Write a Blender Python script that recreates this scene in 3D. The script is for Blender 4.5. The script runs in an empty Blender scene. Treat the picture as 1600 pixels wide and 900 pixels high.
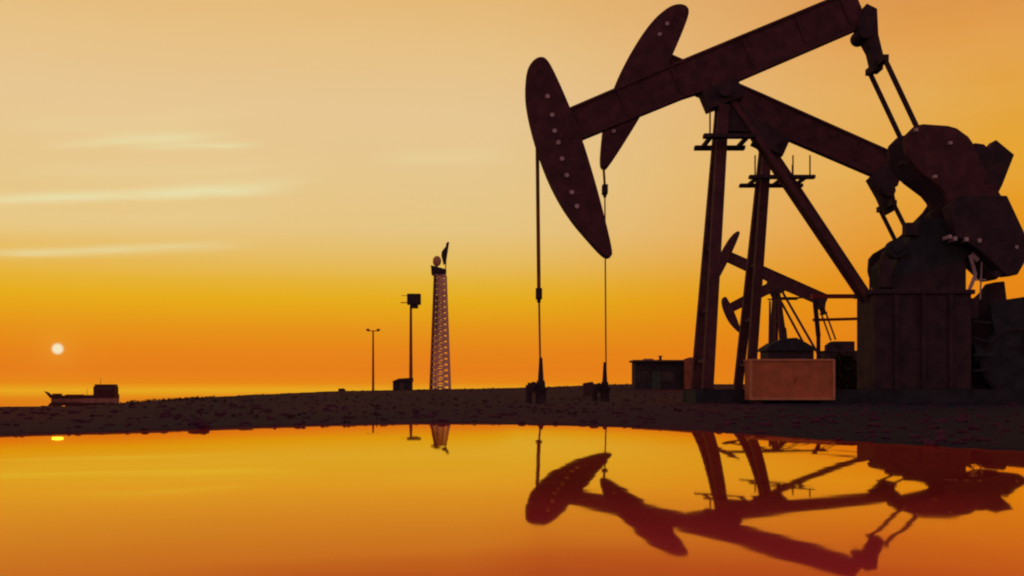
import bpy, bmesh, math, random
import numpy as np
from mathutils import Vector, Matrix
random.seed(7); rng = np.random.default_rng(7)
S = bpy.context.scene
COL = S.collection
F, HZ, H = 1715.0, 610.0, 0.35          # focal length and horizon row of a 1600 px wide frame, eye height over the pond

# ------------------------------------------------------------------ camera
cd = bpy.data.cameras.new('camera'); cam = bpy.data.objects.new('camera', cd); COL.objects.link(cam)
cam.location = (0, 0, H); cam.rotation_euler = (math.radians(90), 0, 0)
cd.sensor_width = 36; cd.lens = 36*F/1600; cd.shift_y = (HZ-450)/1600
cd.clip_start = 0.05; cd.clip_end = 60000
S.camera = cam
S.render.engine = 'CYCLES'
S.cycles.filter_width = 2.1
S.view_settings.view_transform = 'Standard'; S.view_settings.look = 'None'
S.view_settings.exposure = 0; S.view_settings.gamma = 1

def lin(r, g, b):
    f = lambda c: (c/255/12.92) if c/255 <= .04045 else ((c/255+.055)/1.055)**2.4
    return (f(r), f(g), f(b), 1)

# ------------------------------------------------------------------ sky
W = bpy.data.worlds.new('World'); S.world = W; W.use_nodes = True
nt = W.node_tree; nt.nodes.clear()
def node(t, typ, **kw):
    n = t.nodes.new(typ)
    for k, v in kw.items(): setattr(n, k, v)
    return n
def M(t, op, a, b=None, c=None, clamp=False):
    n = t.nodes.new('ShaderNodeMath'); n.operation = op; n.use_clamp = clamp
    for i, v in enumerate((a, b, c)):
        if v is None: continue
        if isinstance(v, (int, float)): n.inputs[i].default_value = v
        else: t.links.new(v, n.inputs[i])
    return n.outputs[0]
def smooth(t, x, a, b, lo=0.0, hi=1.0):
    n = t.nodes.new('ShaderNodeMapRange'); n.interpolation_type = 'SMOOTHSTEP'
    t.links.new(x, n.inputs['Value'])
    n.inputs['From Min'].default_value = a; n.inputs['From Max'].default_value = b
    n.inputs['To Min'].default_value = lo; n.inputs['To Max'].default_value = hi
    return n.outputs['Result']
def mixc(t, f, a, b, mode='MIX'):
    n = t.nodes.new('ShaderNodeMix'); n.data_type = 'RGBA'; n.blend_type = mode
    for s, v in ((n.inputs[0], f), (n.inputs[6], a), (n.inputs[7], b)):
        if isinstance(v, (int, float)): s.default_value = v
        elif isinstance(v, tuple): s.default_value = v
        else: t.links.new(v, s)
    return n.outputs[2]
def ramp(t, x, stops):
    n = t.nodes.new('ShaderNodeValToRGB'); r = n.color_ramp; r.interpolation = 'LINEAR'
    while len(r.elements) > 1: r.elements.remove(r.elements[-1])
    r.elements[0].position = stops[0][0]; r.elements[0].color = stops[0][1]
    for p, c in stops[1:]:
        e = r.elements.new(p); e.color = c
    t.links.new(x, n.inputs[0]); return n.outputs[0]

SUN_AZ = math.atan2(90-800, F); SUN_EL = math.atan2(65, math.hypot(F, 710))
sun_dir = Vector((90-800, F, 65)).normalized()
tc = node(nt, 'ShaderNodeTexCoord'); sep = node(nt, 'ShaderNodeSeparateXYZ')
nt.links.new(tc.outputs['Generated'], sep.inputs[0])
dx, dy, dz = sep.outputs
hyp = M(nt, 'SQRT', M(nt, 'ADD', M(nt, 'MULTIPLY', dx, dx), M(nt, 'ADD', M(nt, 'MULTIPLY', dy, dy), 1e-6)))
el = M(nt, 'DIVIDE', dz, hyp)                       # tangent of the elevation
az = M(nt, 'ARCTAN2', dx, dy)                       # azimuth, 0 straight ahead
t01 = M(nt, 'MULTIPLY', el, 1.715, clamp=True)      # 0..1 over 30 degrees
R = lambda l: [(p/1000, lin(*c)) for p, c in l]
west = ramp(nt, t01, R([(0, (233,168,32)), (12, (230,134,24)), (30, (230,126,26)), (60, (230,132,25)), (95, (229,148,26)), (118, (229,161,26)), (142, (229,172,30)),
    (166, (228,178,54)), (190, (228,184,84)), (215, (228,189,106)), (250, (228,195,128)), (320, (228,197,138)), (430, (229,197,146)), (520, (229,192,134)), (610, (228,184,118)),
    (690, (206,140,76)), (800, (176,104,60)), (1000, (130,76,58))]))
east = ramp(nt, t01, R([(0, (230,128,20)), (150, (230,134,22)), (250, (230,150,28)), (330, (229,163,45)), (430, (227,163,64)), (520, (225,153,66)),
    (610, (214,134,54)), (690, (196,112,44)), (800, (165,88,42)), (1000, (120,64,44))]))
front = mixc(nt, smooth(nt, az, -0.06, 0.44), west, east)
# thin streaks of high cloud
nz = node(nt, 'ShaderNodeTexNoise'); nz.inputs['Scale'].default_value = 1; nz.inputs['Detail'].default_value = 6
cx = node(nt, 'ShaderNodeCombineXYZ')
nt.links.new(M(nt, 'MULTIPLY', az, 7), cx.inputs[0])
nt.links.new(M(nt, 'MULTIPLY', M(nt, 'SUBTRACT', el, M(nt, 'MULTIPLY', az, 0.04)), 75), cx.inputs[1])
nt.links.new(cx.outputs[0], nz.inputs['Vector'])
wisp = None
for px0, px1, y0, y1, wd, amp in ((-160, 500, 315, 290, 8, .95), (30, 400, 228, 206, 6, .5), (170, 430, 233, 224, 6.5, .75), (-150, 430, 400, 379, 6, .6), (-100, 560, 275, 255, 16, .22), (-60, 420, 196, 180, 14, .2),
                                  (560, 830, 250, 238, 11, .22), (120, 330, 215, 208, 8, .3), (-300, 520, 345, 330, 20, .18), (200, 520, 298, 280, 9, .3)):
    a0, a1 = math.atan((px0-800)/F), math.atan((px1-800)/F)
    e0, e1 = (HZ-y0)/math.hypot(F, px0-800), (HZ-y1)/math.hypot(F, px1-800)
    k = (e1-e0)/(a1-a0)
    d = M(nt, 'SUBTRACT', el, M(nt, 'MULTIPLY_ADD', az, k, e0-k*a0))
    d = M(nt, 'MULTIPLY_ADD', M(nt, 'SUBTRACT', nz.outputs[0], .5), .010, d)
    g = M(nt, 'EXPONENT', M(nt, 'MULTIPLY', M(nt, 'MULTIPLY', d, d), -1/(wd/F)**2/1.2))
    w_ = M(nt, 'MULTIPLY', smooth(nt, az, a0, a0+(a1-a0)*.35), smooth(nt, az, a1-(a1-a0)*.35, a1, 1, 0))
    g = M(nt, 'MULTIPLY', M(nt, 'MULTIPLY', g, w_), amp)
    wisp = g if wisp is None else M(nt, 'ADD', wisp, g)
wisp = M(nt, 'MULTIPLY', wisp, smooth(nt, nz.outputs[0], .25, .6, .45, 1.0), clamp=True)
front = mixc(nt, wisp, front, lin(230, 222, 170))
# large soft unevenness of the hazy air
nz2 = node(nt, 'ShaderNodeTexNoise'); nz2.inputs['Scale'].default_value = 1; nz2.inputs['Detail'].default_value = 4
cx2 = node(nt, 'ShaderNodeCombineXYZ')
nt.links.new(M(nt, 'MULTIPLY', az, 5), cx2.inputs[0]); nt.links.new(M(nt, 'MULTIPLY', el, 16), cx2.inputs[1])
nt.links.new(cx2.outputs[0], nz2.inputs['Vector'])
front = mixc(nt, M(nt, 'MULTIPLY', smooth(nt, nz2.outputs[0], .3, .7, 0, .12), smooth(nt, el, .10, .22)), front, lin(238, 200, 140))
# the sun: a pale disc in thick haze
dot = node(nt, 'ShaderNodeVectorMath', operation='DOT_PRODUCT'); nt.links.new(tc.outputs['Generated'], dot.inputs[0]); dot.inputs[1].default_value = sun_dir
ang = M(nt, 'ARCCOSINE', M(nt, 'MINIMUM', dot.outputs['Value'], 1.0))
glow = M(nt, 'EXPONENT', M(nt, 'MULTIPLY', ang, -95.0))
front = mixc(nt, M(nt, 'MULTIPLY', glow, .35), front, lin(240, 175, 60))
disc = smooth(nt, ang, math.radians(.15), math.radians(.34), 1, 0)
front = mixc(nt, disc, front, lin(246, 230, 190))
# the dusk side of the sky, behind the viewer
back = ramp(nt, t01, [(0, (.60, .23, .16, 1)), (.3, (.50, .20, .17, 1)), (1, (.30, .15, .17, 1))])
hor = M(nt, 'DIVIDE', dy, hyp)
full = mixc(nt, smooth(nt, hor, .1, .75), back, front)
sky = node(nt, 'ShaderNodeTexSky', sky_type='NISHITA', sun_disc=False)
sky.sun_elevation = SUN_EL; sky.sun_rotation = SUN_AZ
sky.air_density = 2; sky.dust_density = 6
bg1 = node(nt, 'ShaderNodeBackground'); nt.links.new(full, bg1.inputs[0]); bg1.inputs[1].default_value = 1
bg2 = node(nt, 'ShaderNodeBackground'); nt.links.new(sky.outputs[0], bg2.inputs[0]); bg2.inputs[1].default_value = .004
add = node(nt, 'ShaderNodeAddShader'); nt.links.new(bg1.outputs[0], add.inputs[0]); nt.links.new(bg2.outputs[0], add.inputs[1])
wo = node(nt, 'ShaderNodeOutputWorld'); nt.links.new(add.outputs[0], wo.inputs[0])

ld = bpy.data.lights.new('sun', 'SUN'); lo = bpy.data.objects.new('sun', ld); COL.objects.link(lo)
ld.energy = 0.0006; ld.angle = math.radians(.5); ld.color = (1, .55, .004)   # the sun is nearly down and dimmed by haze
lo.rotation_euler = sun_dir.to_track_quat('Z', 'Y').to_euler()

# ------------------------------------------------------------------ materials
def mat(name, base, rough=.6, metal=0.0, var=.34, scale=3.0, tint=None, bump=0.0, spec=.06):
    m = bpy.data.materials.new(name); m.use_nodes = True; t = m.node_tree
    b = t.nodes['Principled BSDF']; b.inputs['Roughness'].default_value = rough; b.inputs['Metallic'].default_value = metal
    b.inputs['Specular IOR Level'].default_value = spec
    c = node(t, 'ShaderNodeTexCoord'); n = node(t, 'ShaderNodeTexNoise')
    n.inputs['Scale'].default_value = scale; n.inputs['Detail'].default_value = 6; n.inputs['Roughness'].default_value = .65
    t.links.new(c.outputs['Object'], n.inputs['Vector'])
    lo_ = tuple(x*(1-var) for x in base)+(1,); hi_ = tuple(min(x*(1+var), 1) for x in (tint or base))+(1,)
    t.links.new(ramp(t, n.outputs[0], [(.3, lo_), (.72, hi_)]), b.inputs['Base Color'])
    if bump:
        bp = node(t, 'ShaderNodeBump'); bp.inputs['Strength'].default_value = bump
        t.links.new(n.outputs[0], bp.inputs['Height']); t.links.new(bp.outputs[0], b.inputs['Normal'])
    return m
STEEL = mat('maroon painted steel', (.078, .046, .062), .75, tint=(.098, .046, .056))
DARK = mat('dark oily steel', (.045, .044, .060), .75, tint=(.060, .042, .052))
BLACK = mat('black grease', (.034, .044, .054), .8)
CABLE = mat('wire rope', (.20, .11, .05), .5, tint=(.25, .11, .03))
GALV = mat('galvanised steel', (.50, .45, .50), .5, var=.25)
PANEL = mat('rusty orange sheet', (.46, .20, .095), .85, var=.22, tint=(.50, .18, .09))
PANEL_EDGE = mat('pale rust edge', (.56, .30, .17), .85, var=.2)
PEBBLE = mat('dark wet stone', (.066, .028, .062), .95, tint=(.078, .028, .058))
CONC = mat('dark concrete', (.075, .052, .055), .9, bump=.2)
RUST = mat('rust streaked steel', (.075, .040, .040), .85, var=.45, tint=(.13, .05, .03), scale=1.2)
MASTM = mat('weathered mast steel', (.30, .12, .07), .6)
MAST2 = mat('rust red mast steel', (.40, .13, .05), .6)
TOWER = mat('pink primer tower steel', (.80, .52, .42), .6)  # pinkish paint, lightened to put distance haze into its colour
SHIPM = mat('dark ship paint', (.09, .035, .04), .6, scale=.4)
SHIPL = mat('dull red ship paint', (.36, .20, .17), .7, scale=.3)  # sea reflection and haze under the ship, put into the hull colour
GLASSM = mat('dark window', (.02, .03, .04), .15, spec=.6)
HUT = mat('dark hut wall', (.034, .044, .062), .8, tint=(.05, .045, .055))
ROOFM = mat('hut roof', (.10, .08, .07), .7)
LEAF = mat('dark shrub leaf', (.045, .045, .022), .7, scale=9)
BARK = mat('shrub stem', (.07, .045, .03), .9)
RAILM = mat('red railing paint', (.26, .055, .045), .5)
PATCH = mat('dull green grey paint', (.06, .10, .08), .6)

# ------------------------------------------------------------------ mesh helpers
class MB:
    def __init__(s): s.bm = bmesh.new()
    def box(s, x0, x1, y0, y1, z0, z1):
        r = bmesh.ops.create_cube(s.bm, size=1)['verts']
        bmesh.ops.scale(s.bm, verts=r, vec=(x1-x0, y1-y0, z1-z0))
        bmesh.ops.translate(s.bm, verts=r, vec=((x0+x1)/2, (y0+y1)/2, (z0+z1)/2)); return s
    def frame(s, p0, p1):
        p0, p1 = Vector(p0), Vector(p1); d = p1-p0; L = d.length
        z = d.normalized(); x = Vector((0, 1, 0)).cross(z)
        if x.length < 1e-4: x = Vector((1, 0, 0))
        x.normalize(); y = z.cross(x)
        m = Matrix((x, y, z)).transposed().to_4x4(); m.translation = (p0+p1)/2
        return m, L
    def bar(s, p0, p1, w, h=None):
        m, L = s.frame(p0, p1); h = h or w
        r = bmesh.ops.create_cube(s.bm, size=1)['verts']
        bmesh.ops.scale(s.bm, verts=r, vec=(w, h, L)); bmesh.ops.transform(s.bm, verts=r, matrix=m); return s
    def rod(s, p0, p1, r0, r1=None, seg=10):
        m, L = s.frame(p0, p1)
        v = bmesh.ops.create_cone(s.bm, cap_ends=True, segments=seg, radius1=r0, radius2=r0 if r1 is None else r1, depth=L)['verts']
        bmesh.ops.transform(s.bm, verts=v, matrix=m); return s
    def prism(s, pts, y0, y1):            # polygon in x,z extruded along y
        a = [s.bm.verts.new((x, y0, z)) for x, z in pts]; b = [s.bm.verts.new((x, y1, z)) for x, z in pts]
        s.bm.faces.new(a); s.bm.faces.new(b[::-1]); n = len(pts)
        for i in range(n): s.bm.faces.new((a[i], b[i], b[(i+1) % n], a[(i+1) % n]))
        return s
    def ball(s, c, rx, ry, rz, sub=2):
        v = bmesh.ops.create_icosphere(s.bm, subdivisions=sub, radius=1)['verts']
        bmesh.ops.scale(s.bm, verts=v, vec=(rx, ry, rz)); bmesh.ops.translate(s.bm, verts=v, vec=c); return s
    def build(s, name, m, parent=None, loc=(0, 0, 0), bevel=0):
        bmesh.ops.recalc_face_normals(s.bm, faces=s.bm.faces)
        me = bpy.data.meshes.new(name); s.bm.to_mesh(me); s.bm.free()
        me.materials.append(m); o = bpy.data.objects.new(name, me); COL.objects.link(o); o.location = loc
        if parent: o.parent = parent
        if bevel:
            b = o.modifiers.new('bevel', 'BEVEL'); b.width = bevel; b.segments = 2; b.limit_method = 'ANGLE'
        return o
def tag(o, label=None, cat=None, group=None, kind=None):
    for k, v in (('label', label), ('category', cat), ('group', group), ('kind', kind)):
        if v: o[k] = v
    return o
def thing(name, loc, label, cat, group=None):
    o = bpy.data.objects.new(name, None); COL.objects.link(o); o.location = loc; o.empty_display_size = .3
    return tag(o, label, cat, group)
def copy_tree(o, parent=None):
    c = o.copy(); COL.objects.link(c)
    if parent: c.parent = parent
    for ch in list(o.children): copy_tree(ch, c)
    return c
def P(px, py, Y): return Vector(((px-800)/F*Y, Y, H+(HZ-py)/F*Y))

# ------------------------------------------------------------------ pond outline, far shore and ground heights
FAR = [(-60, 683), (0, 680), (100, 677), (200, 674.5), (300, 671), (400, 667), (520, 663.5), (640, 661), (740, 661), (830, 663), (920, 665), (1000, 668),
       (1100, 674), (1200, 681), (1330, 690), (1460, 698), (1600, 706), (1680, 711)]
fx = np.array([p[0] for p in FAR], float); fy = np.array([p[1] for p in FAR], float)
shore = [((px-800)/F*(H*F/(py-HZ)), H*F/(py-HZ)) for px, py in zip(np.linspace(-60, 1680, 88), np.interp(np.linspace(-60, 1680, 88), fx, fy))]
jit = np.cumsum(rng.normal(0, .012, len(shore))); jit -= np.linspace(jit[0], jit[-1], len(shore))
shore = [(x, y+j*(y/10)) for (x, y), j in zip(shore, jit)]
POND = shore + [(3.9, 4.6), (4.3, 3.2), (4.1, 1.2), (3.2, -.8), (1.5, -1.8), (-1.2, -2.0), (-3.4, -1.0), (-4.8, 1.2), (-5.4, 3.6), (-5.0, 6.0), (-4.5, 7.6)]
def sdist(X, Y, poly):                    # signed distance, negative inside
    d = np.full(X.shape, 1e9); ins = np.zeros(X.shape, bool); n = len(poly)
    for i in range(n):
        x0, y0 = poly[i]; x1, y1 = poly[(i+1) % n]
        ex, ey = x1-x0, y1-y0
        t = np.clip(((X-x0)*ex+(Y-y0)*ey)/(ex*ex+ey*ey+1e-12), 0, 1)
        d = np.minimum(d, np.hypot(X-x0-t*ex, Y-y0-t*ey))
        c = ((y0 > Y) != (y1 > Y)) & (X < (x1-x0)*(Y-y0)/((y1-y0) if abs(y1-y0) > 1e-12 else 1e-12)+x0)
        ins ^= c
    return np.where(ins, -d, d)
def sm(x, a, b):
    t = np.clip((x-a)/(b-a), 0, 1); return t*t*(3-2*t)
_g = [rng.uniform(0, 6.28, 40), rng.uniform(-1, 1, (40, 2))]
def vnoise(X, Y, f):
    o = np.zeros_like(X)
    for i in range(14):
        k = _g[1][i]; k = k/np.hypot(*k)*f*(1+.12*i); o += np.sin(X*k[0]+Y*k[1]+_g[0][i])
    return o/14
COAST_Y = [-60, 0, 12, 20, 24, 40, 55, 100, 170, 400, 1500, 4000]
COAST_X = [-60, -44, -28, -14.5, -9.9, -13.2, -16, -21, -27, -50, -130, -330]
def land_z(X, Y):
    z = .015+.012*vnoise(X, Y, 1.3)+.02*vnoise(X, Y, .35)*sm(Y, 14, 30)
    pxl = 800+F*X/np.maximum(Y, 1)
    z = z+sm(Y, 50, 150)*(.19+.36*sm(pxl, 480, 760)+.62*sm(pxl, 740, 1000))*(1-.4*sm(Y, 170, 300))+.10*vnoise(X, Y, .16)*sm(Y, 50, 90)
    c = np.interp(Y, COAST_Y, COAST_X)
    z = np.where(True, z-(7.5)*sm(c-X, -.5, 7+Y*.02), z)
    s = sdist(X, Y, POND)
    lip = np.where(s < 0, -.012+s*.12, np.minimum(s*.16, 1)*0+z*np.clip(s/.35, 0, 1)+.002)
    return np.where(s < .35, np.maximum(lip, -.4), z)
def grid_mesh(name, xs, ys, zf, m):
    X, Y = np.meshgrid(xs, ys); Z = zf(X, Y)
    nx, ny = len(xs), len(ys)
    i = np.arange(nx*ny).reshape(ny, nx)
    q = np.stack([i[:-1, :-1], i[:-1, 1:], i[1:, 1:], i[1:, :-1]], -1).reshape(-1, 4)
    me = bpy.data.meshes.new(name)
    me.vertices.add(nx*ny); me.vertices.foreach_set('co', np.stack([X, Y, Z], -1).ravel())
    me.loops.add(q.size); me.loops.foreach_set('vertex_index', q.ravel())
    me.polygons.add(len(q)); me.polygons.foreach_set('loop_start', np.arange(0, q.size, 4))
    me.update(calc_edges=True); me.validate(); me.shade_smooth(); me.materials.append(m)
    o = bpy.data.objects.new(name, me); COL.objects.link(o); return o

# ------------------------------------------------------------------ ground
gm = bpy.data.materials.new('damp oily soil'); gm.use_nodes = True; t = gm.node_tree; b = t.nodes['Principled BSDF']
b.inputs['Roughness'].default_value = .85; b.inputs['Specular IOR Level'].default_value = .03
c = node(t, 'ShaderNodeTexCoord')
def tnoise(sx, sy, det=6):
    mp = node(t, 'ShaderNodeMapping'); mp.inputs['Scale'].default_value = (sx, sy, 1); t.links.new(c.outputs['Object'], mp.inputs[0])
    n = node(t, 'ShaderNodeTexNoise'); n.inputs['Scale'].default_value = 1; n.inputs['Detail'].default_value = det; t.links.new(mp.outputs[0], n.inputs['Vector'])
    return n.outputs[0]
n1, n2, n3 = tnoise(.35, .12), tnoise(2.2, .8), tnoise(.09, .03, 3)
col = ramp(t, n1, [(.3, (.016, .011, .038, 1)), (.5, (.030, .011, .042, 1)), (.7, (.058, .013, .042, 1))])
col = mixc(t, smooth(t, n2, .45, .75, 0, .6), col, (.028, .016, .034, 1))
col = mixc(t, smooth(t, n3, .5, .7, 0, .6), col, (.080, .014, .026, 1))
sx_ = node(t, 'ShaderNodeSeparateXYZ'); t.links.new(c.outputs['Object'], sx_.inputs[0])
sd_ = M(t, 'SUBTRACT', sx_.outputs[0], M(t, 'MULTIPLY_ADD', sx_.outputs[1], .245, -.25))      # shade on the bank by the pump jacks, painted into the soil colour
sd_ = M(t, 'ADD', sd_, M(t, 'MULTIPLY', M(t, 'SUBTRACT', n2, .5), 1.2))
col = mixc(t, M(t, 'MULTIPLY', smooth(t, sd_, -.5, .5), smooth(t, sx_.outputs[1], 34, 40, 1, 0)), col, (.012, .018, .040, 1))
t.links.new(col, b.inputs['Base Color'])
bp = node(t, 'ShaderNodeBump'); bp.inputs['Strength'].default_value = .3; bp.inputs['Distance'].default_value = .04
t.links.new(tnoise(5, 5, 8), bp.inputs['Height']); t.links.new(bp.outputs[0], b.inputs['Normal'])
def geo(a, b_, n): return list(np.geomspace(a, b_, n))
xs = [-x for x in geo(6.2, 20000, 110)][::-1] + list(np.arange(-6.0, 6.01, .13)) + geo(6.2, 20000, 110)
ys = [-x for x in geo(3.2, 20000, 40)][::-1] + list(np.arange(-3.0, 13.6, .11)) + geo(13.7, 30000, 190)
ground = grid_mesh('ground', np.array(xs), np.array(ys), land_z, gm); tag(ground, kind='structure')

# ------------------------------------------------------------------ sea
sm_ = bpy.data.materials.new('sea'); sm_.use_nodes = True; t = sm_.node_tree; b = t.nodes['Principled BSDF']
b.inputs['Base Color'].default_value = (.05, .03, .015, 1); b.inputs['Roughness'].default_value = .004; b.inputs['IOR'].default_value = 1.33
b.inputs['Specular Tint'].default_value = (1, .8, .35, 1)
c = node(t, 'ShaderNodeTexCoord'); mp = node(t, 'ShaderNodeMapping'); mp.inputs['Scale'].default_value = (.05, .3, 1); t.links.new(c.outputs['Object'], mp.inputs[0])
n = node(t, 'ShaderNodeTexNoise'); n.inputs['Scale'].default_value = 1; n.inputs['Detail'].default_value = 4; t.links.new(mp.outputs[0], n.inputs['Vector'])
bp = node(t, 'ShaderNodeBump'); bp.inputs['Strength'].default_value = .001; bp.inputs['Distance'].default_value = .1
t.links.new(n.outputs[0], bp.inputs['Height']); t.links.new(bp.outputs[0], b.inputs['Normal'])
sea = MB().box(-30000, 30000, 15, 45000, -6.2, -6.0).build('sea', sm_); tag(sea, kind='structure')

# ------------------------------------------------------------------ pond: a flat sheet, reflection tint painted by viewing angle, normals bent to squash the reflections
wm = bpy.data.materials.new('oily pond water'); wm.use_nodes = True; t = wm.node_tree; t.nodes.clear()
g = node(t, 'ShaderNodeNewGeometry'); fr = node(t, 'ShaderNodeFresnel'); fr.inputs['IOR'].default_value = 1.33
t.links.new(g.outputs['True Normal'], fr.inputs['Normal'])
gl = node(t, 'ShaderNodeBsdfGlossy'); gl.inputs['Roughness'].default_value = .034
t.links.new(ramp(t, fr.outputs[0], [(.40, (.96, .52, .06, 1)), (.56, (1, .61, .05, 1)), (.66, (1, .73, .06, 1)), (.76, (1, .84, .12, 1)), (.82, (1, .92, .5, 1))]), gl.inputs['Color'])   # reflection tint painted in: paler at grazing view, deeper amber when steeper
df = node(t, 'ShaderNodeBsdfDiffuse'); df.inputs['Color'].default_value = (.95, .085, .13, 1)
c = node(t, 'ShaderNodeTexCoord'); mp = node(t, 'ShaderNodeMapping'); mp.inputs['Scale'].default_value = (.9, 1.6, 1); t.links.new(c.outputs['Object'], mp.inputs[0])
n = node(t, 'ShaderNodeTexNoise'); n.inputs['Scale'].default_value = 1; n.inputs['Detail'].default_value = 2; t.links.new(mp.outputs[0], n.inputs['Vector'])
bp = node(t, 'ShaderNodeBump'); bp.inputs['Strength'].default_value = .03; bp.inputs['Distance'].default_value = .05
t.links.new(n.outputs[0], bp.inputs['Height']); t.links.new(bp.outputs[0], gl.inputs['Normal'])
mx = node(t, 'ShaderNodeMixShader'); t.links.new(M(t, 'MINIMUM', M(t, 'MULTIPLY', fr.outputs[0], 1.46), .86), mx.inputs[0]); t.links.new(df.outputs[0], mx.inputs[1]); t.links.new(gl.outputs[0], mx.inputs[2])
mo = node(t, 'ShaderNodeOutputMaterial'); t.links.new(mx.outputs[0], mo.inputs[0])
wx, wy = np.arange(-6.5, 6.51, .09), np.arange(-3.0, 13.01, .09)
water = grid_mesh('water', wx, wy, lambda X, Y: np.zeros_like(X), wm); tag(water, kind='structure')
X, Y = [a.ravel() for a in np.meshgrid(wx, wy)]
Yc = np.maximum(Y, 1.2)
pxw = np.clip(800+F*X/Yc, -60, 1680); dd = H*F/Yc
q = np.maximum(dd-(np.interp(pxw, fx, fy)-HZ), 0)
e = np.clip((-.12+np.sqrt(.0144+4*.00034*q))/(2*.00034), 0, 900)
D = 31.0+120*(1-sm(pxw, 700, 815))
rr = np.hypot(X, Yc); ux, uy = X/rr, Yc/rr
tz = H+e/F*D*0.985; hd = D*rr/Yc-rr
toT = np.stack([ux*hd, uy*hd, tz], -1); toT /= np.linalg.norm(toT, axis=1)[:, None]
toC = np.stack([-X, -Yc, np.full_like(X, H)], -1); toC /= np.linalg.norm(toC, axis=1)[:, None]
nn = toT+toC; nn /= np.linalg.norm(nn, axis=1)[:, None]
water.data.normals_split_custom_set_from_vertices([tuple(v) for v in nn])

# ------------------------------------------------------------------ pump jacks
HEAD = [(-296, 55), (-287, 92), (-272, 122), (-258, 134), (-244, 137), (-234, 130), (-231, 100), (-230, 44), (-231, -6), (-239, -87), (-254, -188), (-261, -193), (-270, -188),
        (-283, -152), (-294, -118), (-301, -82), (-304, -40), (-302, 8)]
def chaikin(pts, r=.25, n=1):
    for _ in range(n):
        o = []
        for (x0, y0), (x1, y1) in zip(pts, pts[1:]+pts[:1]): o += [(x0+(x1-x0)*r, y0+(y1-y0)*r), (x1+(x0-x1)*r, y1+(y0-y1)*r)]
        pts = o
    return pts
HEAD = chaikin(HEAD, .25, 2)
def pump(loc, K, sp, label):
    root = thing('pump_jack', loc, label, 'pump jack', 'pump jacks by the pond')
    pvx, pvy = sp['pivot']; pz = 8.83*sp.get('size', 1)
    L = lambda px, py: ((px-pvx)*K, pz+(pvy-py)*K)
    def V(px, py, y=0): x, z = L(px, py); return Vector((x, y, z))
    a = math.radians(sp['ang']); ca, sa = math.cos(a), math.sin(a); KA = sp.get('KA', 30/F)
    ox, oz = sp.get('off', (0, 0)); ox, oz = ox*K, -oz*K; bt, hw, hv = sp.get('slim', (1, 1, 1))
    B = lambda u, v: (ox+KA*(u*ca-v*bt*sa), pz+oz+KA*(u*sa+v*bt*ca))
    HB = lambda u, v: (ox+KA*((-232+(u+232)*hw)*ca-v*hv*sa), pz+oz+KA*((-232+(u+232)*hw)*sa+v*hv*ca))
    BV = lambda u, v, y=0: Vector((B(u, v)[0], y, B(u, v)[1]))
    tail = sp.get('tail', 240)
    # walking beam: web plates and flanges
    n = sp.get('bb', 0); t30 = min(tail, 30); fw = .15
    lo_ = [(tail, -14+n), (t30, -17+n), (-60, -9+n), (-234, -5+n*.5)]
    m = MB().prism([B(-234, 43), B(-60, 45), B(tail, 45)]+[B(*p) for p in lo_], -.10, .10)
    m.prism([B(-232, 43), B(-232, 47), B(-60, 49), B(tail, 49), B(tail, 45.01), B(-60, 45.01)], -fw, fw)
    m.prism([B(*p) for p in lo_]+[B(u, v-3.5) for u, v in lo_[::-1]], -fw, fw)
    for u in (-150, -60, 60, 150, 225):
        if u < tail: m.prism([B(u-2, -6+n), B(u-2, 43), B(u+2, 43), B(u+2, -6+n)], -fw+.01, fw-.01)
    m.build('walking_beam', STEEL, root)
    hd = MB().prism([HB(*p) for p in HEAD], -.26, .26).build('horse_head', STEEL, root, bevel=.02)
    for u, v in sp['bolts']:  # pale studs added in place of sky showing through holes in the head
        p = BV(u+random.uniform(-1.5, 1.5), v+random.uniform(-2, 2), -.26); MB().rod(p+Vector((0, .02, 0)), p-Vector((0, .06, 0)), .075, .06, 8).build('bolt', GALV, hd)
    # saddle bearing and samson post
    m = MB().prism([B(-32, -40), B(-32, -14+n), B(26, -19+n), B(26, -42)], -.30, .30)
    m.rod(BV(0, -22, -.45), BV(0, -22, .45), .2, seg=16)
    m.build('saddle_bearing', DARK, root)
    ax, ay = sp['apex']; bx_, by_ = sp['foot']
    zf = .38
    def foot(px, py, y):
        v = V(px, py, y); v.z = zf; return v
    for s in (-1, 1):
        MB().bar(V(ax, ay, s*.2), foot(bx_, by_, s*.92), sp['lw'], .26).build('leg', STEEL, root)
    for f in (.28, .5, .72, .9):
        MB().bar(V(ax, ay, -.2).lerp(foot(bx_, by_, -.92), f), V(ax, ay, .2).lerp(foot(bx_, by_, .92), f), .10).build('cross_tie', STEEL, root)
    if 'brace' in sp:
        (b0, b1) = sp['brace']
        for s in (-1, 1): MB().bar(V(*b0, s*sp.get('bt0', .2)), V(*b1, s*sp.get('bs', .45)), sp['bw'], .2).build('brace', STEEL, root)
    if 'gusset' in sp: MB().prism([L(*p) for p in sp['gusset']], -.16, .16).build('gusset_plate', DARK, root)
    # ladder platform round the post head
    if 'plat' in sp:
        x0, x1, py = sp['plat']
        pl = MB()
        for s in (-1, 1):
            p, q_ = V(x0, py, s*.72), V(x1, py, s*.72); pl.box(p.x, q_.x, p.y-.13, p.y+.13, p.z-.05, p.z+.05)
        for fx_ in sp['cross']:
            p = V(fx_, py); pl.box(p.x-.05, p.x+.05, -.58, .58, p.z-.045, p.z+.045)
        pl = pl.build('platform', DARK, root)
        for rx, s in sp['posts']:
            p = V(rx, py, s*.72); MB().rod(p, p+Vector((0, 0, .68)), .024, seg=6).build('guard_post', CABLE, pl)
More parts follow.
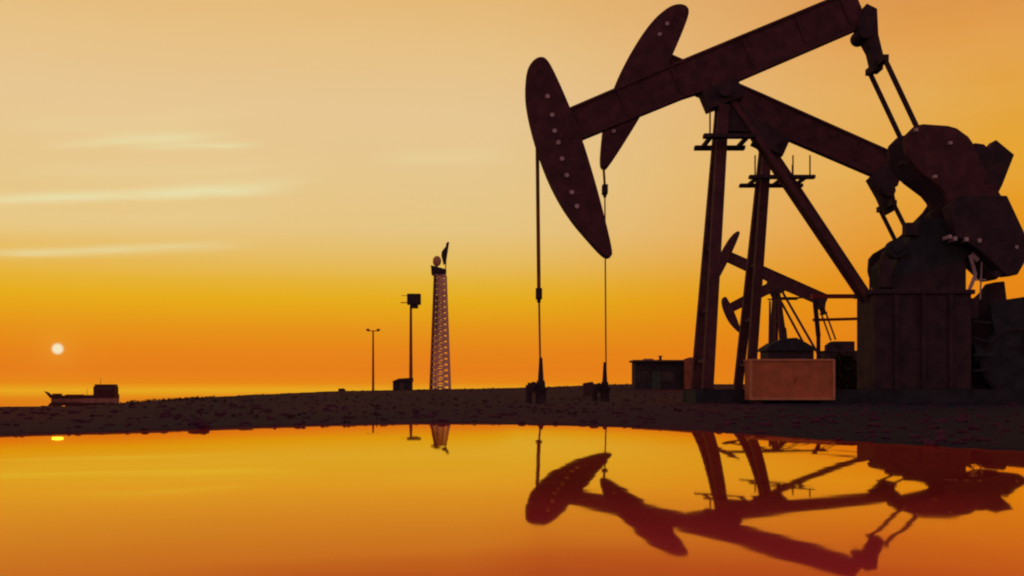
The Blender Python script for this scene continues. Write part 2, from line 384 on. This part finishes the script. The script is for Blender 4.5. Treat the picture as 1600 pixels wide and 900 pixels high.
    # bridle, carrier bar and polished rod
    if 'cable' in sp:
        cx0, cy0, cx1, cy1 = sp['cable']; w = sp['cw']
        for s in (-1, 1): MB().rod(V(cx0+s*w, cy0, s*.14), V(cx1+s*w, cy1, s*.14), .03, seg=6).build('bridle_cable', CABLE, root)
        m = MB(); p = V(cx1, cy1); m.box(p.x-.085, p.x+.085, -.2, .2, p.z-.26, p.z+.02); m.box(p.x-.05, p.x+.05, -.06, .06, p.z-.36, p.z-.26)
        m.build('carrier_bar', DARK, root)
        MB().rod(p, (p.x+.04, 0, .9), sp.get('rod', .026), seg=8).build('polished_rod', CABLE, root)
    # equaliser and pitmans
    if 'pin' in sp:
        e = MB().prism([L(*p) for p in sp['eq']], -.24, .24)
        tb = BV(tail-14, -22); ex, ez = L(*sp['eqend'])
        e.bar((ex, -.72, ez), (ex, .72, ez), .17, .17); e.rod((tb.x, -.4, tb.z), (tb.x, .4, tb.z), .2, seg=14)
        e.build('equalizer', DARK, root)
        for s in (-1, 1): MB().bar((ex, s*.62, ez), V(*sp['pin'], s*.62), .10, .12).build('pitman_arm', DARK, root)
        for s in ((-1, 1) if 'crank' in sp else ()):
            ck = MB().prism([L(*p) for p in chaikin(sp['crank'], .16)], s*.62-.12, s*.62+.12).build('crank', STEEL if s < 0 else DARK, root, bevel=.02)
            MB().prism([L(*p) for p in sp['weight']], s*.62-.24, s*.62+.24).build('counterweight', DARK, ck, bevel=.03)
            if s < 0:
                for bx2, by2 in sp['cbolts']:  # small pale dots on the near crank
                    p = V(bx2, by2, -.87); MB().rod(p+Vector((0, .26, 0)), p, .06, .05, 8).build('bolt', GALV, ck)
    if 'gear' in sp:
        m = MB().prism([L(*p) for p in sp['gear']], -.42, .42)
        gx, gz = L(*sp['shaft']); m.rod((gx, -.8, gz), (gx, .8, gz), .17, seg=14)
        gb = m.build('gearbox', BLACK, root, bevel=.03)
        fl = MB().prism([L(*p) for p in chaikin([((px_-gx0)*1.04+gx0, py_) for gx0 in [sum(q_[0] for q_ in sp['gear'])/len(sp['gear'])] for px_, py_ in sp['gear'] if py_ > 400], .05)], -.47, -.421)
        fl.build('cover_plate', DARK, gb)
        x0, x1, py = sp['ped']
        p, q_ = V(x0, py), V(x1, py)
        pd = MB().box(p.x, q_.x, -.75, .75, .38, p.z); pd.box(p.x-.08, q_.x+.08, -.82, .82, p.z-.09, p.z+.03)
        pd = pd.build('pedestal', DARK, root, bevel=.02)
        for fr_ in (.22, .5, .78):
            xx_ = p.x+(q_.x-p.x)*fr_; MB().box(xx_-.05, xx_+.05, -.83, -.751, .39, p.z-.1).build('stiffener', DARK, pd)
    if 'motor' in sp:
        sp['motor'](root, L, V)
    # skid
    x0, x1 = sp['skid']; p, q_ = V(x0, 0), V(x1, 0)
    m = MB()
    for s in (-1, 1): m.box(p.x, q_.x, s*.95-.16, s*.95+.16, -.25, .38)
    n_ = max(2, int((q_.x-p.x)/1.6))
    for i in range(n_+1):
        x = p.x+.15+(q_.x-p.x-.3)*i/n_; m.box(x-.13, x+.13, -.79, .79, -.2, .35)
    m.build('skid', BLACK, root)
    return root

def motor_a(root, L, V):
    # electric motor on a stepped stand behind the pedestal, belt guard, control bits
    m = MB().prism([L(*p) for p in [(1502, 492), (1520, 478), (1545, 455), (1556, 440), (1574, 438), (1578, 470), (1596, 482), (1640, 500), (1640, 628), (1502, 628)]], .15, .7)
    m.build('motor_stand', DARK, root, bevel=.03)
    c0 = V(1572, 566)
    g = MB().rod((c0.x, -.62, c0.z), (c0.x, -.40, c0.z), .95, seg=36)
    g.bar((c0.x, -.5, c0.z+.25), (V(1560, 470).x, -.5, V(1560, 470).z), 1.0, .2)
    g = g.build('belt_guard', BLACK, root, bevel=.02)
    r = MB()
    for i in range(40):
        a0, a1 = i/40*6.2832, (i+1)/40*6.2832
        r.bar((c0.x+.86*math.cos(a0), -.64, c0.z+.86*math.sin(a0)), (c0.x+.86*math.cos(a1), -.64, c0.z+.86*math.sin(a1)), .035)
    r.build('guard_rim', DARK, g)
    h = MB().bar(V(1560, 543, -.66), V(1640, 543, -.66), .03).bar(V(1583, 510, -.66), V(1583, 555, -.66), .03)
    h.build('guard_stay', DARK, g)
    m = MB(); p = V(1530, 555); m.rod((p.x-.35, -.35, p.z), (p.x+.35, -.35, p.z), .28, seg=18); m.build('motor', BLACK, root, bevel=.02)
    g2 = MB(); p = V(1392, 392, -.3); g2.rod((p.x, -.5, p.z), (p.x, -.2, p.z), .26, seg=16); g2.rod((p.x, -.55, p.z), (p.x, -.5, p.z), .12, seg=10)
    g2.build('brake_drum', BLACK, root, bevel=.02)
    for x0_, y0_, x1_, y1_ in ((1366, 410, 1384, 452), (1404, 352, 1424, 372), (1548, 482, 1572, 500), (1500, 468, 1516, 500)):
        a2, b2 = V(x0_, y1_, -.4), V(x1_, y0_, -.4); MB().box(a2.x, b2.x, -.55, -.25, a2.z, b2.z).build('terminal_box', DARK, root, bevel=.02)
    for x0_, y0_, x1_, y1_ in ((1500, 474, 1640, 474), (1500, 500, 1560, 486), (1590, 478, 1608, 520)):
        MB().rod(V(x0_, y0_+4, .3), V(x1_, y1_+4, .3), .05, seg=8).build('conduit', RUST, root)
    for x_ in (1520, 1548, 1592, 1612): MB().rod(V(x_, 486, .5), V(x_, 462 if x_ < 1590 else 488, .5), .04, seg=6).build('conduit', RUST, root)
    for lx_, ly_, lw_ in ((1533, 290, .09), (1586, 388, .10), (1548, 432, .11), (1406, 262, .08)):
        p = V(lx_-8, ly_, -.62); MB().rod(p-Vector((0, .16, 0)), p+Vector((0, .16, 0)), lw_, seg=8).build('lifting_lug', DARK, root)
    for y_ in (505, 530, 556, 580): MB().rod(V(1504, y_, -.72), V(1530, y_+random.uniform(-8, 8), -.72), .035, seg=6).build('hose', BLACK, root)
    k = MB()
    for x0, y0, x1, y1, r_ in ((1504, 402, 1512, 432, .05), (1512, 432, 1500, 462, .05), (1500, 462, 1496, 492, .05), (1522, 412, 1519, 470, .022), (1512, 440, 1528, 440, .022), (1506, 400, 1516, 410, .07)):
        k.rod(V(x0, y0, -.5), V(x1, y1, -.5), r_, seg=7)
    k.build('brake_pipe', GALV, root)
    for x_, y_ in ((1464, 377), (1472, 380), (1489, 381), (1509, 383)):
        p = V(x_, y_, -.9); MB().box(p.x-.05, p.x+.05, -.93, -.5, p.z-.055, p.z+.055).build('grease_fitting', GALV, root, bevel=.02)

A = dict(pivot=(1120, 125), ang=22.5, bb=6, gusset=[(1132, 166), (1150, 160), (1214, 214), (1212, 240), (1184, 226), (1172, 208), (1134, 206)], apex=(1128, 168), foot=(1096, 628), lw=.28, brace=((1140, 156), (1357, 474)), bw=.15, bs=.22, bt0=.1,
    bolts=[(-260, 46), (-267, 22), (-268, 2), (-271, -24), (-274, -50), (-277, -76), (-279, -102), (-255, 75)],
    plat=(1092, 1172, 222), cross=(1104, 1160), posts=((1102, -1),), cable=(839.5, 226, 842, 452), cw=1.6,
    tail=250, eq=[(1336, 44), (1350, 10), (1366, 18), (1368, 58), (1377, 95), (1375, 112), (1364, 112), (1357, 82), (1345, 60)], eqend=(1370, 102), pin=(1419, 206),
    crank=[(1399, 222), (1418, 203), (1474, 207), (1500, 226), (1518, 270), (1552, 322), (1574, 378), (1580, 410), (1562, 434), (1512, 395), (1474, 340), (1460, 305), (1420, 275), (1402, 250)],
    weight=[(1462, 330), (1480, 312), (1552, 314), (1580, 374), (1583, 408), (1568, 434), (1552, 436), (1510, 397), (1475, 376)],
    cbolts=[(1414, 214), (1466, 234), (1443, 285), (1566, 392)], shaft=(1490, 335),
    gear=[(1430, 345), (1520, 345), (1520, 380), (1497, 410), (1497, 470), (1400, 470), (1380, 440)], ped=(1352, 1500, 458), skid=(1076, 1660), motor=motor_a)
Bs = dict(pivot=(1207, 196), ang=-24, off=(7, 10), bb=13, apex=(1197, 222), foot=(1162, 615), lw=.27, brace=((1194, 222), (1358, 472)), bw=.2, bs=.2, bt0=.1,
    bolts=[(-268, 70), (-263, 92), (-270, -124)],
    plat=(1163, 1263, 285), cross=(1176, 1216, 1250), posts=((1172, -1), (1230, -1), (1247, 1), (1256, -1)), cable=(943, 262, 945, 292), cw=1.2, rod=.022,
    eq=[(1356, 282), (1376, 262), (1400, 268), (1392, 300), (1398, 330), (1384, 338), (1372, 310)], eqend=(1385, 324), pin=(1413, 380),
    crank=[(1368, 398), (1412, 372), (1462, 320), (1500, 240), (1526, 244), (1540, 262), (1530, 318), (1500, 370), (1462, 430), (1430, 450), (1378, 450), (1366, 425)],
    weight=[(1500, 246), (1505, 234), (1520, 236), (1526, 242), (1538, 229), (1566, 252), (1548, 298), (1536, 322), (1500, 330)],
    cbolts=[], shaft=(1470, 335), gear=[(1400, 380), (1480, 380), (1500, 470), (1370, 470), (1366, 420)], ped=(1362, 1490, 462), skid=(1135, 1600))
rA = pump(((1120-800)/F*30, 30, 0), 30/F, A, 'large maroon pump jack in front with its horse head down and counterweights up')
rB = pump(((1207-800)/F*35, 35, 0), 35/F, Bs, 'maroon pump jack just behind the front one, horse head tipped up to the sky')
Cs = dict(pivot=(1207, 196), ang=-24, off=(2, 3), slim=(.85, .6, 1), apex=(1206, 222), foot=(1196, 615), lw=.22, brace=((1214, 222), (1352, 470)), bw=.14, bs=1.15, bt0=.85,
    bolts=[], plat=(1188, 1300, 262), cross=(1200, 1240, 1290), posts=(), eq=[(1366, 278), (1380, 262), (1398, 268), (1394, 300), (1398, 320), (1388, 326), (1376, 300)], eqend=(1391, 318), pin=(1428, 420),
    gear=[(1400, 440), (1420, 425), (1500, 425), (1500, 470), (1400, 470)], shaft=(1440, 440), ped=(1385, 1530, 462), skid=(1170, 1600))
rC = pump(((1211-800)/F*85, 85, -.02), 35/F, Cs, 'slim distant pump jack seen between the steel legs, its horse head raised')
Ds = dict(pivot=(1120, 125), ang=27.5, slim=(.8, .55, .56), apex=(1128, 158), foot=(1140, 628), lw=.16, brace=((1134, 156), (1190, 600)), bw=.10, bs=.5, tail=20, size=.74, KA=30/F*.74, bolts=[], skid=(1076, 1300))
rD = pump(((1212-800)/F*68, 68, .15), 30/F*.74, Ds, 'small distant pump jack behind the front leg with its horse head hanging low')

# wellheads
def wellhead(px, Y, label, s=1.0):
    p = P(px, 0, Y); r = thing('wellhead', (p.x, Y, .0), label, 'wellhead', 'wellheads under the horse heads')
    m = MB().rod((0, 0, -.1), (0, 0, .35), .15*s, seg=14).rod((0, 0, .35), (0, 0, .43), .2*s, seg=14).rod((0, 0, .43), (0, 0, .62), .13*s, .11*s, seg=12)
    m.rod((0, 0, .62), (0, 0, 1.25), .085*s, .045*s, seg=10); m.build('casing', DARK, r)
    m = MB().rod((-.36*s, 0, .36), (.1*s, 0, .36), .07, seg=10).rod((-.33*s, 0, -.1), (-.33*s, 0, .5), .09, seg=10).box(-.36*s, -.1*s, -.12, .12, .28, .56); m.build('flow_line', DARK, r)
    m = MB().rod((-.2*s, -.2, .5), (-.2*s, -.16, .5), .09, seg=14); m.build('hand_wheel', DARK, r)
    return r
wellhead(845, 30, 'dark wellhead under the lowered horse head, tapering up to its rod')
wellhead(945, 35, 'dark wellhead under the raised horse head, beside the low hut')

# ------------------------------------------------------------------ rust coloured cabinet between the legs
Yp = 28.0; a_, b_ = P(1172, 562, Yp), P(1305, 625, Yp)
r = thing('equipment_cabinet', ((a_.x+b_.x)/2, Yp+.4, b_.z), 'rust orange flat fronted cabinet with pale edges below the pump jack beams', 'cabinet')
w, h_ = (b_.x-a_.x)/2, a_.z-b_.z
MB().box(-w+.03, w-.03, -.37, .4, .0, h_-.03).build('body', PANEL, r)
m = MB(); m.box(-w, w, -.4, .4, h_-.03, h_+.02)
m.box(-w, -w+.06, -.41, -.34, 0, h_-.031); m.box(w-.06, w, -.41, -.34, 0, h_-.031); m.box(-w+.061, w-.061, -.41, -.34, .0, .06)
m.build('frame', PANEL_EDGE, r)
MB().box(.06, .09, -.41, -.37, .45, .56).build('handle', MASTM, r)
for s_ in (-1, 1): MB().box(s_*(w-.22)-.13, s_*(w-.22)+.13, -.3, .3, -.3, -.001).build('foot', BLACK, r)

# ------------------------------------------------------------------ low hut, small buildings, masts, tower on the spit
Yh = 95.0; a_, b_ = P(988, 566, Yh), P(1070, 607, Yh)
r = thing('site_hut', ((a_.x+b_.x)/2, Yh, b_.z-.4), 'low dark flat roofed hut standing on the spit left of the front leg', 'hut')
w, h_ = (b_.x-a_.x)/2, a_.z-b_.z+.4
MB().box(-w+.1, w-.1, -1.4, 1.4, 0, h_).build('wall', HUT, r)
MB().box(-w-.1, w+.1, -1.7, 1.7, h_, h_+.16).build('roof', ROOFM, r)
for x in (-1.5, .6):
    f = MB().box(x-.5, x+.5, -1.44, -1.38, 1.0, 1.8).build('window', ROOFM, r)
    MB().box(x-.42, x+.42, -1.46, -1.42, 1.07, 1.73).build('pane', GLASSM, f)
MB().box(-.75, .0, -1.43, -1.38, .05, 1.85).build('door', PATCH, r)
MB().rod((.15, 0, h_+.16), (.15, 0, h_+.5), .12, seg=10).rod((.15, 0, h_+.5), (.15, 0, h_+.56), .2, seg=10).build('vent_pipe', DARK, r)
MB().box(-1.3, -.5, -.4, .4, h_+.161, h_+.30).build('roof_box', PANEL_EDGE, r)
a_ = P(1080, 0, Yh-2); r = thing('storage_tank', (a_.x, Yh-2, .3), 'brown upright tank between the hut and the front leg', 'tank')
MB().rod((0, 0, 0), (0, 0, 2.7), .62, seg=24).build('shell', MASTM, r); MB().rod((0, 0, 2.7), (0, 0, 2.86), .64, .15, seg=24).build('lid', MASTM, r)

YS = 150.0
def base(px): return float(land_z(np.array([[(px-800)/F*YS]]), np.array([[YS]]))[0, 0])-.1
# slim twin lamp mast
zb = base(583); x = (583-800)/F*YS; top = H+(HZ-517)/F*YS-zb
r = thing('light_mast', (x, YS, zb), 'thin rust red mast with two small lamps on a crossarm, leftmost on the spit', 'mast', 'masts on the spit')
MB().rod((0, 0, 0), (0, 0, top), .17, .10, 8).build('pole', MAST2, r)
MB().bar((-.85, 0, top), (.85, 0, top), .11).build('crossarm', MAST2, r)
for s in (-1, 1): MB().box(s*.72-.22, s*.72+.22, -.2, .2, top+.06, top+.28).build('lamp', MAST2, r, bevel=.04)
# floodlight mast
zb = base(642); x = (642-800)/F*YS; top = H+(HZ-478)/F*YS-zb; k = YS/F
r = thing('floodlight_mast', (x, YS, zb), 'dark mast with a boxy lamp head, standing between thin mast and lattice tower', 'mast', 'masts on the spit')
MB().rod((0, 0, 0), (0, 0, top), .26, .16, 10).build('pole', MASTM, r)
m = MB().box(-.5, 1.35, -.5, .5, top+.15, top+1.65); m.box(-.1, 1.0, -.3, .3, top-.35, top+.15); m.build('lamp_head', DARK, r, bevel=.1)
MB().bar((-1.4, 0, top+.45), (-.5, 0, top+.45), .12).build('bracket', MAST2, r); MB().bar((-1.3, 0, top+1.4), (-.45, 0, top+1.4), .07).build('bracket', MAST2, r)
# little cabin at its foot
zb = base(630); x = (629-800)/F*(YS-3)
r = thing('cabin', (x, YS-3, zb), 'tiny dark cabin with a sloping roof at the foot of the floodlight mast', 'cabin')
MB().box(-1.2, 1.2, -1, 1, 0, 1.25).build('wall', HUT, r); MB().prism([(-1.35, 1.25), (-.4, 1.65), (1.35, 1.75), (1.35, 1.25)], -1.15, 1.15).build('roof', DARK, r)
MB().box(-.3, .3, -1.03, -.98, .1, 1.1).build('door', ROOFM, r)
# lattice tower
zb = base(688); x = (688-800)/F*YS; top = H+(HZ-430)/F*YS-zb
r = thing('lattice_tower', (x, YS, zb), 'tall pinkish lattice tower with a dish and aerial on its top', 'tower')
wb, wt = 1.28, .72
cor = lambda f, sx, sy: Vector((sx*(wb+(wt-wb)*f), sy*(wb+(wt-wb)*f), top*f))
for sx in (-1, 1):
    for sy in (-1, 1):
        MB().bar(cor(0, sx, sy), cor(1, sx, sy), .26).build('leg', MASTM if sx < 0 else TOWER, r)
m = MB(); N = 20
for i in range(N):
    f0, f1 = i/N, (i+1)/N
    for sy in (-1, 1):
        m.bar(cor(f0, -1, sy), cor(f1, 1, sy), .20); m.bar(cor(f0, 1, sy), cor(f1, -1, sy), .20); m.bar(cor(f1, -1, sy), cor(f1, 1, sy), .16)
    for sx in (-1, 1):
        m.bar(cor(f0, sx, -1), cor(f1, sx, 1), .13); m.bar(cor(f1, sx, -1), cor(f1, sx, 1), .12)
m.build('bracing', TOWER, r)
m = MB()
for s in (-1, 1): m.bar((-.85+s*.22, -1.25, 0), (-.55+s*.22, -.9, top*.82), .13)
for i in range(100):
    f = i/100; m.bar((-1.05+.3*f, -1.25+.35*f, top*f), (-.65+.3*f, -1.25+.35*f, top*f), .06)
m.build('ladder', DARK, r)
m = MB().prism([(-1.25, top+1.3), (-1.15, top), (.75, top), (.8, top+.75), (-.1, top+1.0)], -.8, .8); m.build('head_platform', DARK, r)
m = MB().rod((.72, 0, top+.7), (.85, 0, top+4.4), .07, seg=8); m.prism([(.45, top+1.4), (.15, top+2.6), (.2, top+3.2), (.75, top+3.9), (1.0, top+4.55), (1.2, top+4.5), (1.0, top+3.2), (.75, top+1.6)], -.25, .25); m.build('aerial', DARK, r)
m = MB().ball((-.45, -.1, top+1.9), .6, .35, .75, 2); m.build('dish', PANEL_EDGE, r)
# small lumps on the skyline of the spit
for px, w_, h2, lab in ((534, 4.5, .45, 'small dark mooring block on the end of the spit'), (920, 9, .8, 'low dark block by the raised head wellhead')):
    Yq = 150 if px < 600 else 60; z0 = float(land_z(np.array([[(px-800)/F*Yq]]), np.array([[float(Yq)]]))[0, 0])-.1
    w2 = w_*Yq/F*1.2
    o = MB().prism([(-w2, 0), (-w2*.8, h2), (w2*.5, h2*1.1), (w2, h2*.6), (w2, 0)], -.5, .5).build('concrete_block', CONC, None, ((px-800)/F*Yq, Yq, z0), bevel=.05)
    tag(o, lab, 'block')

# ------------------------------------------------------------------ railing and brush in the gap right of the cabinet
Yr = 40.0
a_, b_ = P(1268, 463, Yr), P(1350, 463, Yr)
r = thing('walkway_railing', (b_.x, Yr, 0), 'red two bar railing running left from the pump jack pedestal', 'railing')
zt = a_.z; l = a_.x-b_.x
MB().bar((l, 0, zt), (.35, 0, zt), .15).build('top_rail', RAILM, r)
zm = P(0, 500, Yr).z; MB().bar((l+.05, 0, zm), (.35, 0, zm+.06), .10).build('mid_rail', RAILM, r)
MB().bar((l+.1, 0, zt+.05), (l+.25, 0, P(0, 500, Yr).z-.6), .14).bar((l+.25, 0, P(0, 500, Yr).z-.6), (l+.25, 0, 0), .12).build('post', DARK, r)
MB().bar((.3, 0, 0), (.3, 0, zt+.1), .16).build('end_post', DARK, r)
MB().bar((.2, -.1, zt+.2), (.2, -.1, P(0, 403, Yr).z), .07).build('stub_pole', DARK, r)
def shrub(px, Y, w_, h_, n_, label):
    r = thing('shrub', ((px-800)/F*Y, Y, 0), label, 'shrub', 'dark shrubs at the pump jack foot')
    m = MB()
    for i in range(7):
        a = random.uniform(0, 6.28); m.rod((0, 0, 0), (math.cos(a)*w_*.6, math.sin(a)*w_*.4, h_*random.uniform(.5, .85)), .025, .008, 5)
    m.build('stem', BARK, r)
    bm = bmesh.new()
    for i in range(n_):
        a = random.uniform(0, 6.28); q_ = random.random()**.5; z = random.random()**.8
        k = math.sqrt(max(0, 1-(z*.95)**2.2))
        p = Vector((math.cos(a)*q_*w_*k, math.sin(a)*q_*w_*.7*k, z*h_))*random.uniform(.9, 1.05)
        s = random.uniform(.05, .12); ro = Matrix.Rotation(random.uniform(0, 6.28), 3, Vector((random.random()-.5, random.random()-.5, random.random()-.5)).normalized())
        vs = [bm.verts.new(p+ro@Vector(c_)*s) for c_ in ((-1, 0, 0), (0, -.45, .1), (1, 0, 0), (0, .45, .1))]
        bm.faces.new(vs)
    me = bpy.data.meshes.new('foliage'); bm.to_mesh(me); bm.free(); me.materials.append(LEAF)
    o = bpy.data.objects.new('foliage', me); COL.objects.link(o); o.parent = r
    return r
shrub(1318, 38, .75, 1.55, 1800, 'dark leafy shrub rising right of the rust cabinet')
shrub(1294, 44, .5, 1.45, 900, 'slim dark shrub half behind the cabinet top right corner')
# small shed seen over the cabinet
Ym = 62.0; x = (1229-800)/F*Ym; k = Ym/F
r = thing('pump_shed', (x, Ym, 0), 'small dark shed with a sloping roof and valve stems above the rust cabinet', 'shed')
zs = lambda py: H+(HZ-py)*k
xs_ = lambda px: (px-1229)*k
MB().box(xs_(1194), xs_(1264), -1.0, 1.0, 0, zs(549)).build('wall', DARK, r)
MB().prism([(xs_(1191), zs(549)), (xs_(1192), zs(544)), (xs_(1206), zs(535)), (xs_(1222), zs(530)), (xs_(1236), zs(529)), (xs_(1252), zs(537)), (xs_(1267), zs(546)), (xs_(1267), zs(549))], -1.15, 1.15).build('roof', BLACK, r)
for px_, y0_, y1_, w_ in ((1203, 536, 470, .09), (1226, 530, 512, .16), (1222, 530, 480, .06)): MB().rod((xs_(px_), 0, zs(y0_)), (xs_(px_), 0, zs(y1_)), w_, w_*.6, seg=8).build('valve_stem', DARK, r)
MB().box(-.4, .4, -1.03, -.98, .05, 1.7).build('door', HUT, r)

# ------------------------------------------------------------------ gravel and dry grass of the bank
def zland(x, y): return land_z(np.array(x)[None, :], np.array(y)[None, :])[0]
N = 2600
yy = np.exp(rng.uniform(np.log(6.0), np.log(120), N)); xx_ = rng.uniform(-.52, .50, N)*yy
sd = sdist(xx_[None, :], yy[None, :], POND)[0]; cst = np.interp(yy, COAST_Y, COAST_X)
keep = (sd > .03) & (xx_ > cst+.1); xx_, yy, sd = xx_[keep], yy[keep], sd[keep]; zl = zland(xx_, yy)
n_ = len(xx_)
r_ = (np.abs(rng.normal(.02, .016, n_))*np.minimum(1.0, .45+yy/25)+.008)[:, None, None]
tb = bmesh.new(); bmesh.ops.create_icosphere(tb, subdivisions=1, radius=1)
iv = np.array([v.co[:] for v in tb.verts]); fi = np.array([[v.index for v in f.verts] for f in tb.faces]); tb.free()
sc_ = np.stack([rng.uniform(.8, 1.7, n_), rng.uniform(.8, 1.6, n_), rng.uniform(.4, .8, n_)], -1)[:, None, :]
V_ = iv[None]*sc_*r_*rng.uniform(.8, 1.15, (n_, len(iv), 1))+np.stack([xx_, yy, zl+r_[:, 0, 0]*.15], -1)[:, None, :]
I_ = (fi[None]+(np.arange(n_)*len(iv))[:, None, None]).reshape(-1, 3)
me = bpy.data.meshes.new('gravel'); me.from_pydata(V_.reshape(-1, 3).tolist(), [], I_.tolist()); me.materials.append(PEBBLE)
go = bpy.data.objects.new('gravel', me); COL.objects.link(go); tag(go, kind='stuff')
GRASS = mat('dry bank grass', (.034, .018, .022), .8, tint=(.05, .02, .02))
N = 900
yy = np.concatenate([np.exp(rng.uniform(np.log(11), np.log(160), 500)), rng.uniform(100, 175, 260), np.exp(rng.uniform(np.log(18), np.log(60), 140))])
xx_ = np.concatenate([rng.uniform(-.42, .20, 500)*yy[:500], rng.uniform(-.15, .16, 260)*yy[500:760], np.interp(yy[760:], COAST_Y, COAST_X)+rng.uniform(.2, 1.5, 140)])
sd = sdist(xx_[None, :], yy[None, :], POND)[0]; cst = np.interp(yy, COAST_Y, COAST_X)
keep = (sd > .25) & (xx_ > cst+.1) & ((vnoise(xx_, yy, .8) > -.05) | (yy > 90)); xx_, yy = xx_[keep], yy[keep]; zl = zland(xx_, yy)
gbm = bmesh.new()
for x, y, z in zip(xx_, yy, zl):
    hh = rng.uniform(.02, .06) if y < 30 else rng.uniform(.04, .13)
    for _ in range(9):
        a = rng.uniform(0, 6.283); l_ = hh*rng.uniform(.6, 1.1); w_ = .006+y*.00022; o_ = Vector((x+rng.normal(0, hh*.5), y+rng.normal(0, hh*.5), z-.01))
        t_ = o_+Vector((math.cos(a)*l_*.55, math.sin(a)*l_*.55, l_)); sv = Vector((-math.sin(a), math.cos(a), 0))*w_
        m_ = o_.lerp(t_, .55)+Vector((0, 0, l_*.12))
        vs = [gbm.verts.new(c_) for c_ in (o_-sv, o_+sv, m_+sv*.7, m_-sv*.7, t_)]
        gbm.faces.new(vs[:4]); gbm.faces.new((vs[3], vs[2], vs[4]))
me = bpy.data.meshes.new('grass'); gbm.to_mesh(me); gbm.free(); me.materials.append(GRASS)
go = bpy.data.objects.new('grass', me); COL.objects.link(go); tag(go, kind='stuff')

# ------------------------------------------------------------------ ship
Yv = 690.0; k = Yv/F; SL = -6.0
cxs = (126-800)*k
r = thing('cargo_ship', (cxs, Yv, SL), 'small dark cargo ship with its bridge at the stern out on the sea', 'ship')
zz = lambda py: H+(HZ-py)*k-SL
xx = lambda px: (px-126)*k
low = 0.15
m = MB()
def hull(top_pts, y_hw, z_lo, xl, xr, rk=0):
    # stations along x: (x, z_top), half width tapers to bow
    for (x0, z0), (x1, z1) in zip(top_pts[:-1], top_pts[1:]):
        w0 = y_hw*min(1, max(.06, (x0-xl)/12)); w1 = y_hw*min(1, max(.06, (x1-xl)/12))
        vs = [m.bm.verts.new(c_) for c_ in ((max(x0, xl+rk), -w0, z_lo), (max(x1, xl+rk+.01), -w1, z_lo), (x1, -w1, z1), (x0, -w0, z0), (max(x0, xl+rk), w0, z_lo), (max(x1, xl+rk+.01), w1, z_lo), (x1, w1, z1), (x0, w0, z0))]
        for f in ((0, 1, 2, 3), (5, 4, 7, 6), (3, 2, 6, 7), (1, 0, 4, 5), (0, 3, 7, 4), (2, 1, 5, 6)): m.bm.faces.new([vs[i] for i in f])
hull([(xx(69), zz(611)), (xx(75), zz(613)), (xx(80), zz(617)), (xx(100), zz(618)), (xx(148), zz(617)), (xx(183), zz(616))], 4, zz(622), xx(68), xx(183), 4.2)
m.build('hull', SHIPM, r)
m = MB(); hull([(xx(p), zz(622)-.02) for p in (80, 84, 100, 148, 183)], 3.9, -.3, xx(78), xx(183)); m.build('lower_hull', SHIPL, r)
f = MB().box(xx(149), xx(182), -3.4, 3.4, zz(617), zz(604)).box(xx(150.5), xx(181), -3.0, 3.0, zz(604), zz(600.5)).build('bridge', SHIPM, r)
for i in range(5): MB().box(xx(152+i*5.6), xx(155.5+i*5.6), -3.46, -3.35, zz(608.5), zz(606)).build('window', GLASSM, f)
MB().rod((xx(157), 0, zz(601)), (xx(157), 0, zz(590)), .16, .08, 6).build('mast', SHIPM, r)
MB().rod((xx(136), 0, zz(618)), (xx(136), 0, zz(606)), .14, .08, 6).build('cargo_mast', SHIPM, r)
MB().box(xx(84), xx(95), -2, 2, zz(618), zz(615)).build('hatch', SHIPM, r); MB().box(xx(104), xx(130), -2, 2, zz(618), zz(616.4)).build('hatch', SHIPM, r)
